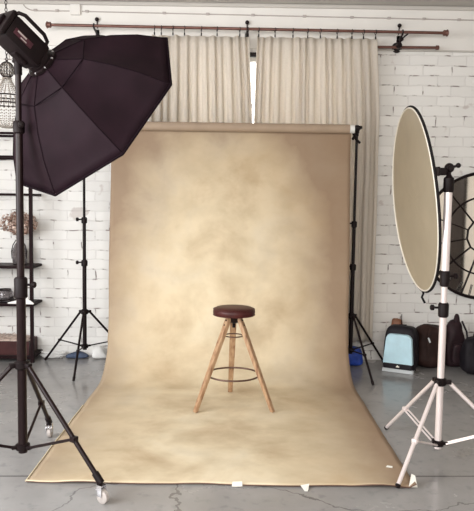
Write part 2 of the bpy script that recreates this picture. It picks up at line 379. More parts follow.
# conduit cable on the wall
t = thing('wall_cable', 'thin grey cable clipped along the plaster just under the ceiling', 'cable', (0, 6.56, 3.38))
def cz(x): return 3.405 - 0.0075*(x+2)
pts = [(-2.12, 6.58, ZT-0.01), (-2.11, 6.58, 3.48)] + [(-2.11+0.13*(1-cos(a)), 6.58, 3.475-0.075*sin(a)) for a in (0.3, 0.6, 0.9, 1.2, 1.5)] + [(-1.66, 6.58, cz(-1.66))]
bm = new(); path(bm, pts, 0.006); path(bm, [(-1.54, 6.58, cz(-1.5)), (0, 6.58, cz(0)), (1.5, 6.58, cz(1.5)), (XR-0.01, 6.58, cz(4))], 0.006); obj('cable_run', bm, 'cord', t)
bm = new(); box(bm, (-1.60, 6.572, cz(-1.6)+0.01), (0.10, 0.05, 0.10), bev=0.008); obj('junction_box', bm, 'plaster', t)
for x in (-1.99, -1.78, -1.49, -0.74, -0.32, 0.12, 0.62, 1.08, 1.20+0.24, 1.66+0.12, 2.12, 2.6):
    bm = new(); box(bm, (x, 6.578, cz(x)), (0.035, 0.03, 0.022), bev=0.004); obj('cable_clip', bm, 'cord', t)

# ---------------------------------------------------------------- curtain rods, rings and curtains
t = thing('curtain_rod', 'long bronze curtain rod across the wall carrying both curtains', 'curtain rod', (0.07, 6.42, 3.2))
def rz_(x): return 3.219 - 0.0055*(x)
bm = new(); tube(bm, (-1.80, 6.42, rz_(-1.8)), (1.93, 6.42, rz_(1.93)), 0.014, seg=14); obj('rod', bm, 'bronze', t)
for s, x in ((-1, -1.80), (1, 1.93)):
    bm = new(); lathe(bm, (x, 6.42, rz_(x)), [(0.014, -0.01), (0.028, 0.0), (0.026, 0.02), (0.034, 0.035), (0.02, 0.045)], axis=(s, 0, 0), seg=16); obj('finial', bm, 'bronze', t)
for x in (-1.39, 0.065, 1.54):
    z = rz_(x); bm = new()
    tube(bm, (x, 6.42, z-0.02), (x+0.0, 6.59, z-0.05), 0.009); box(bm, (x, 6.59, z-0.05), (0.05, 0.02, 0.12), bev=0.006)
    ring(bm, (x, 6.42, z), (1, 0, 0), 0.019, 0.007, 20, 6)
    tube(bm, (x, 6.59, z), (x, 6.56, z+0.09), 0.006); ball(bm, (x, 6.555, z+0.095), 0.021)
    obj('bracket', bm, 'brown_metal', t)
t = thing('short_curtain_rod', 'short bronze rod on the brick wall below the long curtain rod, right of the curtain', 'curtain rod', (1.6, 6.5, 3.08))
bm = new(); tube(bm, (1.0, 6.5, 3.085), (1.89, 6.5, 3.09), 0.013, seg=14); obj('rod', bm, 'bronze', t)
bm = new(); lathe(bm, (1.88, 6.5, 3.09), [(0.012, 0), (0.021, 0.005), (0.021, 0.03), (0.012, 0.036)], axis=(1, 0, 0), seg=14); obj('finial', bm, 'bronze', t)
bm = new(); lathe(bm, (1.525, 6.59, 3.10), [(0.045, 0), (0.05, 0.012), (0.03, 0.03), (0.022, 0.075), (0.03, 0.11), (0.026, 0.125)], axis=(0, -1, 0), seg=18)
ball(bm, (1.55, 6.50, 3.165), 0.022); tube(bm, (1.53, 6.51, 3.11), (1.55, 6.50, 3.165), 0.009); tube(bm, (1.55, 6.50, 3.165), (1.60, 6.45, 3.205), 0.007)
obj('holder', bm, 'black_metal', t)

def curtain(name, label, xa, xb, xc, xd, ztop, zbot, nf, seed, hooks):
    """xa,xb: left/right edge at the top; xc,xd the same lower down"""
    rnd = random.Random(seed); y0 = 6.43
    root = thing(name, label, 'curtain', ((xa+xb)/2, y0, zbot), 'cream curtains behind the backdrop')
    nx, nz = 260, 40; bm = new(); g = []
    amps = [rnd.uniform(0.5, 1.2) for _ in range(nf+2)]; ws = [rnd.uniform(0.6, 1.5) for _ in range(nf)]
    tot = sum(ws); cum = [0]
    for q in ws: cum.append(cum[-1] + q/tot)
    def fold(s):
        for i in range(nf):
            if s <= cum[i+1] + 1e-9:
                f = (s-cum[i])/(cum[i+1]-cum[i]); return i, f
        return nf-1, 1
    for j in range(nz+1):
        h = j/nz; z = ztop + (zbot-ztop)*h; row = []
        k = min(1, h*4)
        for i in range(nx+1):
            s = i/nx; fi, f = fold(s)
            a = (0.016 + 0.030*min(1, h*2.5)) * (amps[fi]*(1-f) + amps[fi+1]*f)
            x = (xa + (xb-xa)*s)*(1-k) + (xc + (xd-xc)*s)*k
            x += 0.012*sin(4*pi*f)*min(1, h*3) + 0.006*noise.noise(V((s*8, h*4, seed)))
            sag = 0.012*abs(sin(pi*s*len(hooks)))*max(0, 1-h*12)
            row.append(bm.verts.new((x, y0 - a*cos(2*pi*f) + 0.01*noise.noise(V((s*15, h*3, seed+5))), z - sag)))
        g.append(row)
    for A, B in zip(g, g[1:]):
        for i in range(nx): bm.faces.new((A[i], A[i+1], B[i+1], B[i]))
    o = obj('cloth', bm, 'curtain', root)
    md = o.modifiers.new('s', 'SOLIDIFY'); md.thickness = 0.002
    for x in hooks:
        z = rz_(x); bm = new(); ring(bm, (x, 6.42, z-0.006), (1, 0.25, 0), 0.021, 0.0035, 20, 6)
        tube(bm, (x, 6.42, z-0.028), (x, 6.42, z-0.052), 0.0035, seg=6); box(bm, (x, 6.42, z-0.060), (0.012, 0.012, 0.026), bev=0.002)
        obj('hook', bm, 'black_metal', root)
curtain('curtain', 'left cream linen curtain hanging between the softbox and the window gap', -0.84, 0.085, -0.86, 0.128, 3.155, 0.06, 12, 3, [-0.815, -0.75, -0.64, -0.53, -0.37, -0.22, 0.015-0.02, 0.07+0.004])
curtain('curtain', 'right cream linen curtain, its edge falling beside the backdrop onto the brick wall', 0.16, 1.30, 0.142, 1.345, 3.155, 0.22, 14, 8, [0.175, 0.33, 0.50, 0.64, 0.76, 0.92, 1.06, 1.17, 1.285])

# ---------------------------------------------------------------- backdrop
X0, X1, YF, YV, ZR = -1.165, 1.025, 3.585, 6.03, 2.25
t = thing('backdrop', 'mottled beige painted canvas backdrop sweeping from its roll onto the floor', 'backdrop', (-0.06, 5.2, 0))
Rc = 0.55
prof = []                                        # (y, z) along the cloth
nflat = 40
for i in range(nflat+1): prof.append((YF + (YV-Rc-YF)*i/nflat, 0.006))
for i in range(1, 21):
    a = pi/2*i/20; prof.append((YV-Rc + Rc*sin(a), 0.006 + Rc*1.15*(1-cos(a))))
z0 = prof[-1][1]
for i in range(1, 41): prof.append((YV, z0 + (ZR-0.02-z0)*i/40))
L_ = [0]
for a, b in zip(prof, prof[1:]): L_.append(L_[-1] + math.hypot(b[0]-a[0], b[1]-a[1]))
bm = new(); nx = 60; g = []; uvs = {}
for (y, z), l in zip(prof, L_):
    v = l/L_[-1]; row = []
    for i in range(nx+1):
        u = i/nx; x = X0 + (X1-X0)*u
        zz, yy = z, y
        if y < YF+0.6 and z < 0.02:                # hem lifts a little in places
            k = max(0, 1-(y-YF)/0.25)
            zz += k*k*0.010*max(0, noise.noise(V((x*3, 2, 5)))*2) + 0.004*max(0, noise.noise(V((x*2, y*3, 1))))
            yy += k*0.012*noise.noise(V((x*2.5, 0, 9)))
        if z < 0.02 and (u < 0.03 or u > 0.97): zz += 0.006*(0.5+noise.noise(V((y*4, u*9, 3))))
        if y < YF+0.08 and u > 0.985: zz += 0.02
        if v > 0.5: yy += 0.012*noise.noise(V((x*2.2, z*0.7, 4))) * min(1, (v-0.5)*6)*min(1, (1-v)*12)
        if z > 0.3: x += 0.012*(1 if u > .5 else -1)*abs(u-.5)*2*sin(z*2.2)
        vv = bm.verts.new((x, yy, zz)); uvs[vv] = (u, v); row.append(vv)
    g.append(row)
uvl = bm.loops.layers.uv.new('uv')
for A, B in zip(g, g[1:]):
    for i in range(nx):
        f = bm.faces.new((A[i], A[i+1], B[i+1], B[i]))
for f in bm.faces:
    for lp in f.loops: lp[uvl].uv = uvs[lp.vert]
hemz = [v.co.copy() for v in g[0]]; leftz = [r[0].co.copy() for r in g[:45]]
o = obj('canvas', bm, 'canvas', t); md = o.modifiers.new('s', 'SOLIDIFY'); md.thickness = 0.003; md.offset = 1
bm = new(); path(bm, [p+V((0, -0.002, 0.001)) for p in hemz], 0.0032, 6); obj('front_hem', bm, 'iron', t)
bm = new(); path(bm, [p+V((-0.002, 0, 0.002)) for p in leftz[:30]], 0.0045, 6); o = obj('side_hem', bm, 'hem', t); o['label'] = 'pale bound side edge'
bm = new(); path(bm, [p+V((0, -0.001, 0.006)) for p in hemz[:14]], 0.004, 6); o = obj('pale_hem', bm, 'hem', t); o['label'] = 'pale stretch of front hem'
bm = new(); tube(bm, (X0-0.02, YV-0.022, ZR), (X1-0.03, YV-0.022, ZR), 0.041, seg=28); obj('roll', bm, 'kraft', t)
bm = new(); tube(bm, (X0-0.05, YV-0.022, ZR), (X1+0.012, YV-0.022, ZR), 0.038, seg=24); obj('roll_core', bm, 'white_plastic', t)
bm = new(); tube(bm, (X0-0.26, YV-0.022, ZR), (X1+0.06, YV-0.022, ZR), 0.014, seg=14); obj('crossbar', bm, 'black_metal', t)

def scrap(x, y, pts, label):
    bm = new(); vs_ = [bm.verts.new((x+a, y+b, c)) for a, b, c in pts]; bm.faces.new(vs_)
    r = bmesh.ops.extrude_face_region(bm, geom=bm.faces[:])
    bmesh.ops.translate(bm, verts=[v for v in r['geom'] if isinstance(v, bmesh.types.BMVert)], vec=(0, 0, 0.002))
    solo('tape_scrap', bm, 'tape', label, 'tape', (x, y, 0.002), 'white tape scraps on the backdrop hem', smooth=False)
scrap(0.02, 3.565, [(-.03, 0.0, .004), (.03, .005, .004), (.028, .03, .02), (-.026, .026, .02)], 'flat white tape scrap at the middle of the backdrop hem')
scrap(0.405, 3.555, [(-.03, .02, .012), (.02, .03, .018), (.012, -.01, .004), (.004, -.035, .003), (-.012, -.03, .003)], 'torn white tape scrap hanging below the hem, between middle and right corner')
scrap(1.015, 3.61, [(-.03, -.02, .004), (.02, -.018, .004), (.018, .03, .05), (.0, .045, .055)], 'pointed white tape scrap on the right front corner of the backdrop')
scrap(0.935, 3.85, [(-.02, 0, .013), (.016, -.012, .013), (.02, 0.004, .016), (-.01, .014, .016)], 'tiny white tape scrap on the canvas near its right edge')

# ---------------------------------------------------------------- tripods
def tripod(name, label, base, angs, r, zh, zb, secs, clamps, m, mj, rl, foot, tb, group=None, double=False, legdz=0.0, mid=0.0):
    bx, by = base; P = lambda z, dx=0, dy=0: (bx+dx, by+dy, z)
    t = thing(name, label, 'light stand', (bx, by, 0), group)
    for z0, z1, rad in secs:
        bm = new(); tube(bm, P(z0), P(z1), rad, seg=18); obj('pole', bm, m, t)
    bm = new(); lathe(bm, P(zh), [(secs[0][2]+.004, -.03), (secs[0][2]+.016, -.02), (secs[0][2]+.016, .012), (secs[0][2]+.006, .02)])
    for a in angs:
        a = radians(a); R = Matrix.Rotation(a, 3, 'Z')
        box(bm, P(zh-.004, cos(a)*(secs[0][2]+.024), sin(a)*(secs[0][2]+.024)), (.04, rl*2.2, .026), R, .003)
    obj('leg_collar', bm, mj, t)
    bm = new(); lathe(bm, P(zb), [(secs[0][2]+.003, -.02), (secs[0][2]+.014, -.016), (secs[0][2]+.014, .012), (secs[0][2]+.004, .018)])
    for a in angs:
        a = radians(a); R = Matrix.Rotation(a, 3, 'Z')
        box(bm, P(zb, cos(a)*(secs[0][2]+.022), sin(a)*(secs[0][2]+.022)), (.032, rl*1.8, .018), R, .003)
    obj('brace_collar', bm, mj, t)
    for z, kd, hh in clamps:
        rad = [s[2] for s in secs if s[0]-.01 <= z <= s[1]+.05][0]
        bm = new(); lathe(bm, P(z), [(rad+.003, -hh), (rad+.010, -hh+.008), (rad+.011, hh-.01), (rad+.004, hh)], seg=20)
        cl = obj('clamp', bm, mj, t)
        ka = radians(kd); d = V((cos(ka), sin(ka), 0)); c = V(P(z+hh*.3)) + d*(rad+.008)
        bm = new(); tube(bm, c, c+d*.030, .007); lathe(bm, c+d*.026, [(.012, 0), (.018, .004), (.018, .02), (.010, .026)], axis=d, seg=12); obj('knob', bm, mj, cl)
    for a in angs:
        a = radians(a); d = V((cos(a), sin(a), 0)); zf = 0.115 if foot == 'caster' else 0.012
        top = V(P(zh-.006)) + d*(secs[0][2]+.03); bot = V(P(zf)) + d*r
        bm = new(); tube(bm, top, bot, rl, seg=14); lg = obj('leg', bm, m, t)
        ld = (bot-top).normalized()
        if foot == 'caster':
            bm = new(); tube(bm, bot-ld*.05, bot+ld*.012, rl*1.45, seg=14); box(bm, bot+V((0, 0, -.012)), (.03, .03, .03), None, .004); obj('leg_socket', bm, mj, lg)
            s = V((-sin(a), cos(a), 0)); ax = bot + V((0, 0, -.03))
            wc = V((ax.x+d.x*.02, ax.y+d.y*.02, .036))
            bm = new(); tube(bm, bot+V((0, 0, -.02)), ax+V((0, 0, -.006)), .012)
            for q in (-1, 1):
                box(bm, (ax*0.5+wc*0.5)+s*q*.019+V((0, 0, .008)), (.034, .005, .062), Matrix.Rotation(a, 3, 'Z'), .002)
            box(bm, ax+V((0, 0, -.01)), (.045, .045, .008), Matrix.Rotation(a, 3, 'Z'), .002)
            obj('caster_fork', bm, 'chrome', lg)
            bm = new(); lathe(bm, wc-s*.014, [(.028, 0), (.036, .004), (.036, .024), (.028, .028)], axis=s, seg=24); obj('caster_wheel', bm, 'cord', lg)
        else:
            bm = new(); q_ = .03 if foot == 'rubber' else .012; tube(bm, bot-ld*q_, bot+ld*.004, rl*1.25, rl*1.15, seg=12); obj('rubber_foot', bm, 'black_plastic', lg)
        j = top.lerp(bot, tb); bs = V(P(zb)) + d*(secs[0][2]+.025)
        s = V((-sin(a), cos(a), 0))
        bm = new()
        if double:
            for q in (-1, 1): tube(bm, bs+s*q*.014, j+s*q*.014, rl*.45, seg=8)
        else: tube(bm, bs, j, rl*.62, seg=10)
        box(bm, j, (rl*2.6, rl*2.6, rl*2.2), Matrix.Rotation(a, 3, 'Z'), .003)
        obj('brace', bm, m if not double else m, t)
    return t

tripod('light_stand', 'tall dark stand on casters carrying the large softbox', (-1.212, 3.68), (-32, 92, 212), 0.60, 0.655, 0.175,
    [(0.14, 1.08, 0.026), (1.0, 1.98, 0.021), (1.9, 2.325, 0.016)], [(1.09, 0, 0.06), (1.98, -60, 0.035)], 'brown_metal', 'black_plastic', 0.0135, 'caster', 0.65)
for i, (bx, angs, lab) in enumerate(((-1.425, (-88, 152, 32), 'black stand holding the left end of the backdrop, before the brick wall'),
                                     (1.085, (-76, 38, 158), 'black stand holding the right end of the backdrop roll'))):
    t = tripod('backdrop_stand', lab, (bx, 6.14), angs, 0.50, 0.535, 0.205,
        [(0.17, 1.0, 0.019), (0.98, 1.41, 0.016), (1.38, 2.25, 0.012)], [(0.99, 200, 0.03), (1.39, 200, 0.03)], 'black_metal', 'black_plastic', 0.0105, 'rubber', 0.58, 'backdrop stands')
    s = -1 if bx > 0 else 1
    bm = new(); box(bm, (bx, 6.13, 2.245), (0.034, 0.05, 0.04), None, .004); tube(bm, (bx, 6.14, 2.2), (bx, 6.14, 2.30), .017)
    box(bm, (bx+s*.012, 6.10, 2.272), (0.085, 0.12, 0.026), None, .004)
    path(bm, [(bx+s*.04, 6.09, 2.22), (bx+s*.01, 6.12, 2.17), (bx-s*.03, 6.14, 2.14)], .012); path(bm, [(bx+s*.045, 6.09, 2.17), (bx+s*.02, 6.12, 2.20), (bx, 6.14, 2.24)], .013)
    obj('roll_bracket', bm, 'black_plastic', t)

# silver stand with the reflector
RS = (1.275, 4.02)
t = tripod('reflector_stand', 'silver metal tripod stand with black joints holding up the round reflector', RS, (-129, 111, -13), 0.565, 0.50, 0.105,
    [(0.07, 0.95, 0.0215), (0.90, 1.15, 0.0185), (1.12, 1.69, 0.024)], [(0.945, 175, 0.045), (1.14, 0, 0.05)], 'silver', 'black_plastic', 0.0125, 'tip', 0.58, double=True)
bm = new(); lathe(bm, (*RS, 1.665), [(.027, 0), (.031, .01), (.031, .085), (.02, .095), (.012, .11), (.012, .135)], seg=20)
obj('top_collar', bm, 'black_plastic', t)
bm = new(); ball(bm, (*RS, 1.812), .03, 3); tube(bm, (1.275, 3.98, 1.812), (1.275, 4.06, 1.812), .018); tube(bm, (1.277, 4.02, 1.812), (1.322, 4.00, 1.827), .008); ball(bm, (1.322, 4.00, 1.827), .016)
tube(bm, (1.275, 4.01, 1.809), (1.245, 4.005, 1.792), .011)
box(bm, (1.225, 4.005, 1.789), (.06, .04, .045), None, .008); box(bm, (1.198, 3.995, 1.789), (.02, .05, .055), None, .006)
obj('clip_arm', bm, 'black_plastic', t)

rc = V((1.2283, 4.618, 1.6156)); rn = V((-0.9924, 0.0319, -0.1192)).normalized(); ru = V((0, 0, 1)).cross(rn); ru = ru.normalized(); rv = rn.cross(ru).normalized()
RR = 0.637
def warp(a, q): return q*q*(0.0073*cos(2*a) + 0.0031*sin(2*a))
def rp(a, q, off=0): return rc + (ru*cos(a) + rv*sin(a))*RR*q + rn*(warp(a, q)+off)
t = thing('reflector', 'large round photo reflector with beige face and dark rim, clipped to the silver stand', 'reflector', tuple(rc - rv*RR))
for nm, mt, off in (('face', 'reflector_face', 0.003), ('back', 'black_cloth', -0.003)):
    bm = new(); c0 = bm.verts.new(rc + rn*off); rows = []
    for j in range(1, 17): rows.append([bm.verts.new(rp(2*pi*i/72, j/16, off + 0.002*noise.noise(V((i*.5, j*.3, 0)))*(j < 16))) for i in range(72)])
    for i in range(72): bm.faces.new((c0, rows[0][i], rows[0][(i+1) % 72]))
    for A, B in zip(rows, rows[1:]):
        for i in range(72): bm.faces.new((A[i], B[i], B[(i+1) % 72], A[(i+1) % 72]))
    obj(nm, bm, mt, t)
bm = new(); path(bm, [rp(2*pi*i/96, 1.004, -0.004) for i in range(96)], 0.0095, 8, True); obj('rim', bm, 'black_cloth', t)
bm = new(); path(bm, [rp(2*pi*i/96, 0.993, 0.005) for i in range(96)], 0.0055, 8, True); o = obj('binding', bm, 'white_rim', t); o['label'] = 'cream inner binding'
bt = rp(-pi/2, 1.0)
bm = new(); path(bm, [bt, bt+V((.004, -.01, -.02)), bt+V((-.008, -.015, -.045)), bt+V((.008, -.02, -.075)), bt+V((.014, -.02, -.085))], .008, 8); obj('pull_tab', bm, 'black_cloth', t)

# ---------------------------------------------------------------- octagonal softbox and its flash head
oc = V((-0.879, 3.979, 2.113)); a_, b_ = 0.704, -0.595
on = V((cos(b_)*sin(a_), cos(b_)*cos(a_), sin(b_))); ou = on.cross(V((0, 0, 1))).normalized(); ov = ou.cross(on)
def op(i, r, s): 
    th = 1.776 - i*pi/4
    return oc + on*s + r*(cos(th)*ou + sin(th)*ov)
PR = [(0.07, -0.400), (0.26, -0.334), (0.385, -0.245), (0.50, -0.142), (0.62, 0.0)]
t = thing('octagonal_softbox', 'large dark purple octagonal softbox tilted down on the tall stand', 'softbox', tuple(oc - on*0.4))
bm = new(); rows = [[bm.verts.new(op(i, r, s)) for i in range(8)] for r, s in PR]
sub = 6
bm.free(); bm = new(); rows = []
prf = []
for (r0, s0), (r1, s1) in zip(PR, PR[1:]):
    for q in range(4): prf.append((r0+(r1-r0)*q/4, s0+(s1-s0)*q/4))
prf.append(PR[-1])
for r, s in prf:
    row = []
    for i in range(8):
        for q in range(sub):
            f = q/sub; p = op(i, r, s).lerp(op(i+1, r, s), f)
            sagf = sin(pi*f)*0.018*min(1, r/0.3)*(1 if r < .6 else .3)
            cen = oc + on*s
            p = p - (p-cen).normalized()*sagf + on*sagf*0.5
            row.append(bm.verts.new(p))
    rows.append(row)
n_ = 8*sub
for A, B in zip(rows, rows[1:]):
    for k in range(n_): bm.faces.new((A[k], A[(k+1) % n_], B[(k+1) % n_], B[k]))
o = obj('fabric_shell', bm, 'softbox', t); md = o.modifiers.new('s', 'SOLIDIFY'); md.thickness = 0.004
for i in range(8):
    bm = new(); path(bm, [op(i, r-.001, s) for r, s in PR], 0.0035, 6); obj('rib', bm, 'softbox_seam', t)
bm = new(); path(bm, [op(i, .260, -.334) for i in range(8)], 0.0032, 6, True); obj('seam', bm, 'softbox_seam', t)
bm = new(); path(bm, [op(i, .620, .0) for i in range(8)], 0.007, 6, True); obj('rim_seam', bm, 'softbox_seam', t)
bm = new(); fv = [bm.verts.new(op(i, .56, -.010)) for i in range(8)]; bm.faces.new(fv); o = obj('diffuser', bm, 'white_cloth', t); md = o.modifiers.new('s', 'SOLIDIFY'); md.thickness = .003; o['label'] = 'white front diffuser'
ap = oc - on*0.4
bm = new(); lathe(bm, ap-on*.012, [(.080, 0), (.092, .004), (.092, .02), (.078, .026)], axis=on, seg=32); obj('speed_ring', bm, 'black_metal', t)
for i in range(8):
    bm = new(); ball(bm, op(i, .085, -.405), .009, 1); obj('rib_socket', bm, 'chrome', t)

h = thing('flash_head', 'black studio flash head behind the softbox, its handle turned up', 'flash head', tuple(ap - on*.1))
Rm = Matrix((ou, ov, on)).transposed()
def hp(u, v, s): return ap + ou*u + ov*v + on*s
bm = new(); box(bm, hp(0, 0, -.155), (.145, .145, .25), Rm, .022); obj('body', bm, 'black_plastic', h)
bm = new(); lathe(bm, hp(0, 0, -.05), [(.062, 0), (.076, .008), (.076, .034), (.07, .04)], axis=on, seg=28); obj('mount_ring', bm, 'black_metal', h)
bm = new(); box(bm, hp(0, 0, -.292), (.155, .155, .03), Rm, .012); box(bm, hp(-.01, -.01, -.315), (.09, .09, .02), Rm, .006); obj('rear_panel', bm, 'black_metal', h)
hd = V((.78, .62)); 
bm = new(); path(bm, [hp(.045, .055, -.285), hp(.072, .078, -.275), hp(.084, .088, -.245), hp(.084, .088, -.11), hp(.072, .078, -.07), hp(.045, .055, -.055)], .0105, 10); obj('handle', bm, 'black_plastic', h)
bm = new(); path(bm, [hp(-.065, .05, -.30), hp(-.10, .075, -.29), hp(-.115, .08, -.24), hp(-.105, .075, -.18), hp(-.065, .05, -.16)], .011, 10); obj('rear_handle', bm, 'black_plastic', h)
bm = new(); box(bm, hp(.0735, -.012, -.185), (.004, .034, .12), Rm, .001); o = obj('side_panel', bm, 'red_panel', h); o['label'] = 'dark red side panel'
bm = new(); box(bm, hp(.0758, -.004, -.20), (.002, .008, .06), Rm); box(bm, hp(.0758, -.022, -.18), (.002, .005, .04), Rm); obj('panel_marking', bm, 'cord', h)
bm = new()
for q in range(6): box(bm, hp(.0, .074, -.09-.03*q), (.09, .006, .008), Rm)
obj('vent', bm, 'black_metal', h)
pt = V((-1.212, 3.68, 2.325))
bm = new(); tube(bm, pt+V((0, 0, -.06)), pt+V((0, 0, .03)), .022); k0 = hp(0, -.075, -.10)
tube(bm, pt+V((0, 0, .02)), k0, .018); ball(bm, pt+V((0, 0, .025)), .03); box(bm, hp(0, -.075, -.12), (.05, .03, .09), Rm, .006)
for q in (-1, 1): tube(bm, pt+V((q*.05*.7, -q*.05*.7, .02)), pt, .011)
obj('tilt_bracket', bm, 'black_plastic', h)

# ---------------------------------------------------------------- stool
SX, SY = -0.016, 5.03
t = thing('stool', 'three-legged wooden stool with a round brown leather seat on the backdrop', 'stool', (SX, SY, 0.009))
bm = new(); lathe(bm, (SX, SY, .716), [(.05, .0), (.145, .0), (.157, .006), (.162, .018), (.162, .036), (.156, .050), (.140, .060), (.10, .066), (.03, .068)], seg=48); st = obj('seat', bm, 'leather', t)
bm = new(); ring(bm, (SX, SY, .722), (0, 0, 1), .159, .004, 48, 6); ring(bm, (SX, SY, .764), (0, 0, 1), .159, .003, 48, 6); obj('piping', bm, 'leather', st)
bm = new(); lathe(bm, (SX, SY, .656), [(.028, 0), (.045, .008), (.050, .045), (.062, .058), (.062, .061)], seg=24); obj('hub', bm, 'brown_metal', t)
bm = new(); tube(bm, (SX, SY, .62), (SX, SY, .67), .012); obj('screw', bm, 'black_metal', t)
for a in (-145, -28, 94):
    a = radians(a); d = V((cos(a), sin(a), 0)); s = V((-sin(a), cos(a), 0))
    top = V((SX, SY, .706)) + d*.045; bot = V((SX, SY, .010)) + d*.342
    ld = (bot-top).normalized(); nn = s.cross(ld).normalized()
    bm = new(); rws = []
    for f, wd, th in ((0, .020, .013), (.08, .024, .016), (.5, .0225, .015), (1, .0185, .014)):
        c = top.lerp(bot, f); rws.append([bm.verts.new(c + s*q*wd + nn*p*th) for q, p in ((-1, -1), (1, -1), (1, 1), (-1, 1))])
    for q in rws[-1]: q.co.z = .010
    for A, B in zip(rws, rws[1:]):
        for k in range(4): bm.faces.new((A[k], A[(k+1) % 4], B[(k+1) % 4], B[k]))
    bm.faces.new(rws[0]); bm.faces.new(rws[-1][::-1])
    bmesh.ops.bevel(bm, geom=[e for e in bm.edges], offset=.003, segments=2, affect='EDGES')
    lg = obj('leg', bm, 'oak', t)
    for f in (.045, .095):
        bm = new(); c = top.lerp(bot, f) - nn*0.0
        o1 = nn if nn.dot(d) > 0 else -nn
        tube(bm, c + o1*.012, c + o1*.0195, .006, seg=10); obj('screw_head', bm, 'black_metal', lg)
bm = new(); ring(bm, (SX, SY, .252), (0, 0, 1), .202, .0072, 56, 8); obj('foot_ring', bm, 'iron', t)
bm = new(); ring(bm, (SX, SY, .557), (0, 0, 1), .070, .005, 36, 8); obj('upper_ring', bm, 'iron', t)

# ---------------------------------------------------------------- left shelf and what stands on it
sx0, sx1, sy0, sy1 = -3.0, -1.965, 6.28, 6.585
t = thing('shelf_rack', 'tall dark metal open shelf rack against the brick wall at left', 'shelf', ((sx0+sx1)/2, 6.34, 0))
for x in (sx0, sx1):
    for y in (sy0,):
        bm = new(); box(bm, (x, y, 1.13), (.030, .030, 2.26)); obj('post', bm, 'shelf_metal', t, False)
for z in (2.195, 1.975, 1.62, .925, .56, .05):
    bm = new()
    for y in (sy0, sy1): box(bm, ((sx0+sx1)/2, y, z), (sx1-sx0, .022, .022))
    for x in (sx0, sx1): box(bm, (x, (sy0+sy1)/2, z), (.022, sy1-sy0, .022))
    rl_ = obj('rail', bm, 'shelf_metal', t, False)
for z in (.925, .56, .05):
    bm = new(); box(bm, ((sx0+sx1)/2, (sy0+sy1)/2, z+.008), (sx1-sx0-.028, sy1-sy0-.02, .016), None, .002); obj('shelf_board', bm, 'shelf_wood', t, False)

vx, vy = -2.12, 6.42
t = thing('glass_vase', 'smoked glass vase holding dried flowers on the shelf', 'vase', (vx, vy, .942))
bm = new(); lathe(bm, (vx, vy, .942), [(.055, 0), (.066, .006), (.074, .06), (.072, .13), (.050, .19), (.028, .22), (.026, .25), (.032, .262), (.028, .262), (.022, .25), (.024, .222), (.045, .19), (.067, .13), (.068, .06), (.058, .014), (.02, .012)], seg=28); obj('glass_body', bm, 'smoke_glass', t)
bm = new(); ring(bm, (vx, vy, 1.204), (0, 0, 1), .030, .006, 24, 6); ring(bm, (vx, vy, .948), (0, 0, 1), .062, .006, 28, 6)
path(bm, [(vx-.07, vy-.02, 1.0), (vx-.075, vy-.02, 1.07), (vx-.06, vy-.02, 1.13), (vx-.03, vy-.02, 1.18)], .005); path(bm, [(vx+.07, vy-.02, 1.0), (vx+.075, vy-.02, 1.07), (vx+.06, vy-.02, 1.13), (vx+.03, vy-.02, 1.18)], .005); obj('metal_band', bm, 'black_metal', t)
t = thing('dried_flowers', 'bunch of dried brown and pink hydrangea heads in the vase', 'dried flowers', (vx, vy, 1.2))
rnd = random.Random(4)
heads = [(-.10, -.02, 1.345, .078), (.02, .03, 1.375, .075), (.095, -.02, 1.345, .080), (-.02, -.05, 1.30, .062), (-.045, .03, 1.39, .06), (.06, -.03, 1.29, .05)]
for hx, hy, hz, hr in heads:
    bm = new(); bs2 = new()
    for k in range(150):
        u = rnd.uniform(-1, 1); a = rnd.uniform(0, 2*pi); q = sqrt(1-u*u); d = V((q*cos(a), q*sin(a), u))
        c = V((vx+hx, vy+hy, hz)) + d*hr*rnd.uniform(.75, 1.05); pu, pv, _ = frame(d+V((rnd.uniform(-.6, .6), rnd.uniform(-.6, .6), rnd.uniform(-.6, .6))))
        sz = rnd.uniform(.010, .019); b_t = bm if rnd.random() < .6 else bs2
        vs_ = [b_t.verts.new(c + (pu*cos(w_) + pv*sin(w_))*sz*(1 if m_ % 2 else .55) + d*(.004 if m_ % 2 else 0)) for m_, w_ in enumerate([i*pi/4 for i in range(8)])]
        b_t.faces.new(vs_)
    hd_ = obj('flower_head', bm, 'dried', t); md = hd_.modifiers.new('s', 'SOLIDIFY'); md.thickness = .0015
    o = obj('pale_petals', bs2, 'dried2', hd_); md = o.modifiers.new('s', 'SOLIDIFY'); md.thickness = .0015
    bm = new(); path(bm, [(vx+hx*.1, vy+hy*.1, 1.0), (vx+hx*.15, vy+hy*.15, 1.2), (vx+hx, vy+hy, hz)], .003, 6); obj('stem', bm, 'dried', t)
jx, jy = -2.27, 6.40
t = thing('glass_bowl', 'small round dark glass bowl on the lower shelf', 'bowl', (jx, jy, .577))
bm = new(); lathe(bm, (jx, jy, .577), [(.05, 0), (.07, .01), (.092, .05), (.088, .09), (.065, .115), (.058, .118), (.08, .085), (.083, .05), (.06, .018), (.02, .014)], seg=28); obj('glass_body', bm, 'smoke_glass', t)
bm = new(); ring(bm, (jx, jy, .694), (0, 0, 1), .061, .007, 28, 6); ring(bm, (jx, jy, .60), (0, 0, 1), .083, .007, 28, 6); obj('rim', bm, 'black_metal', t)
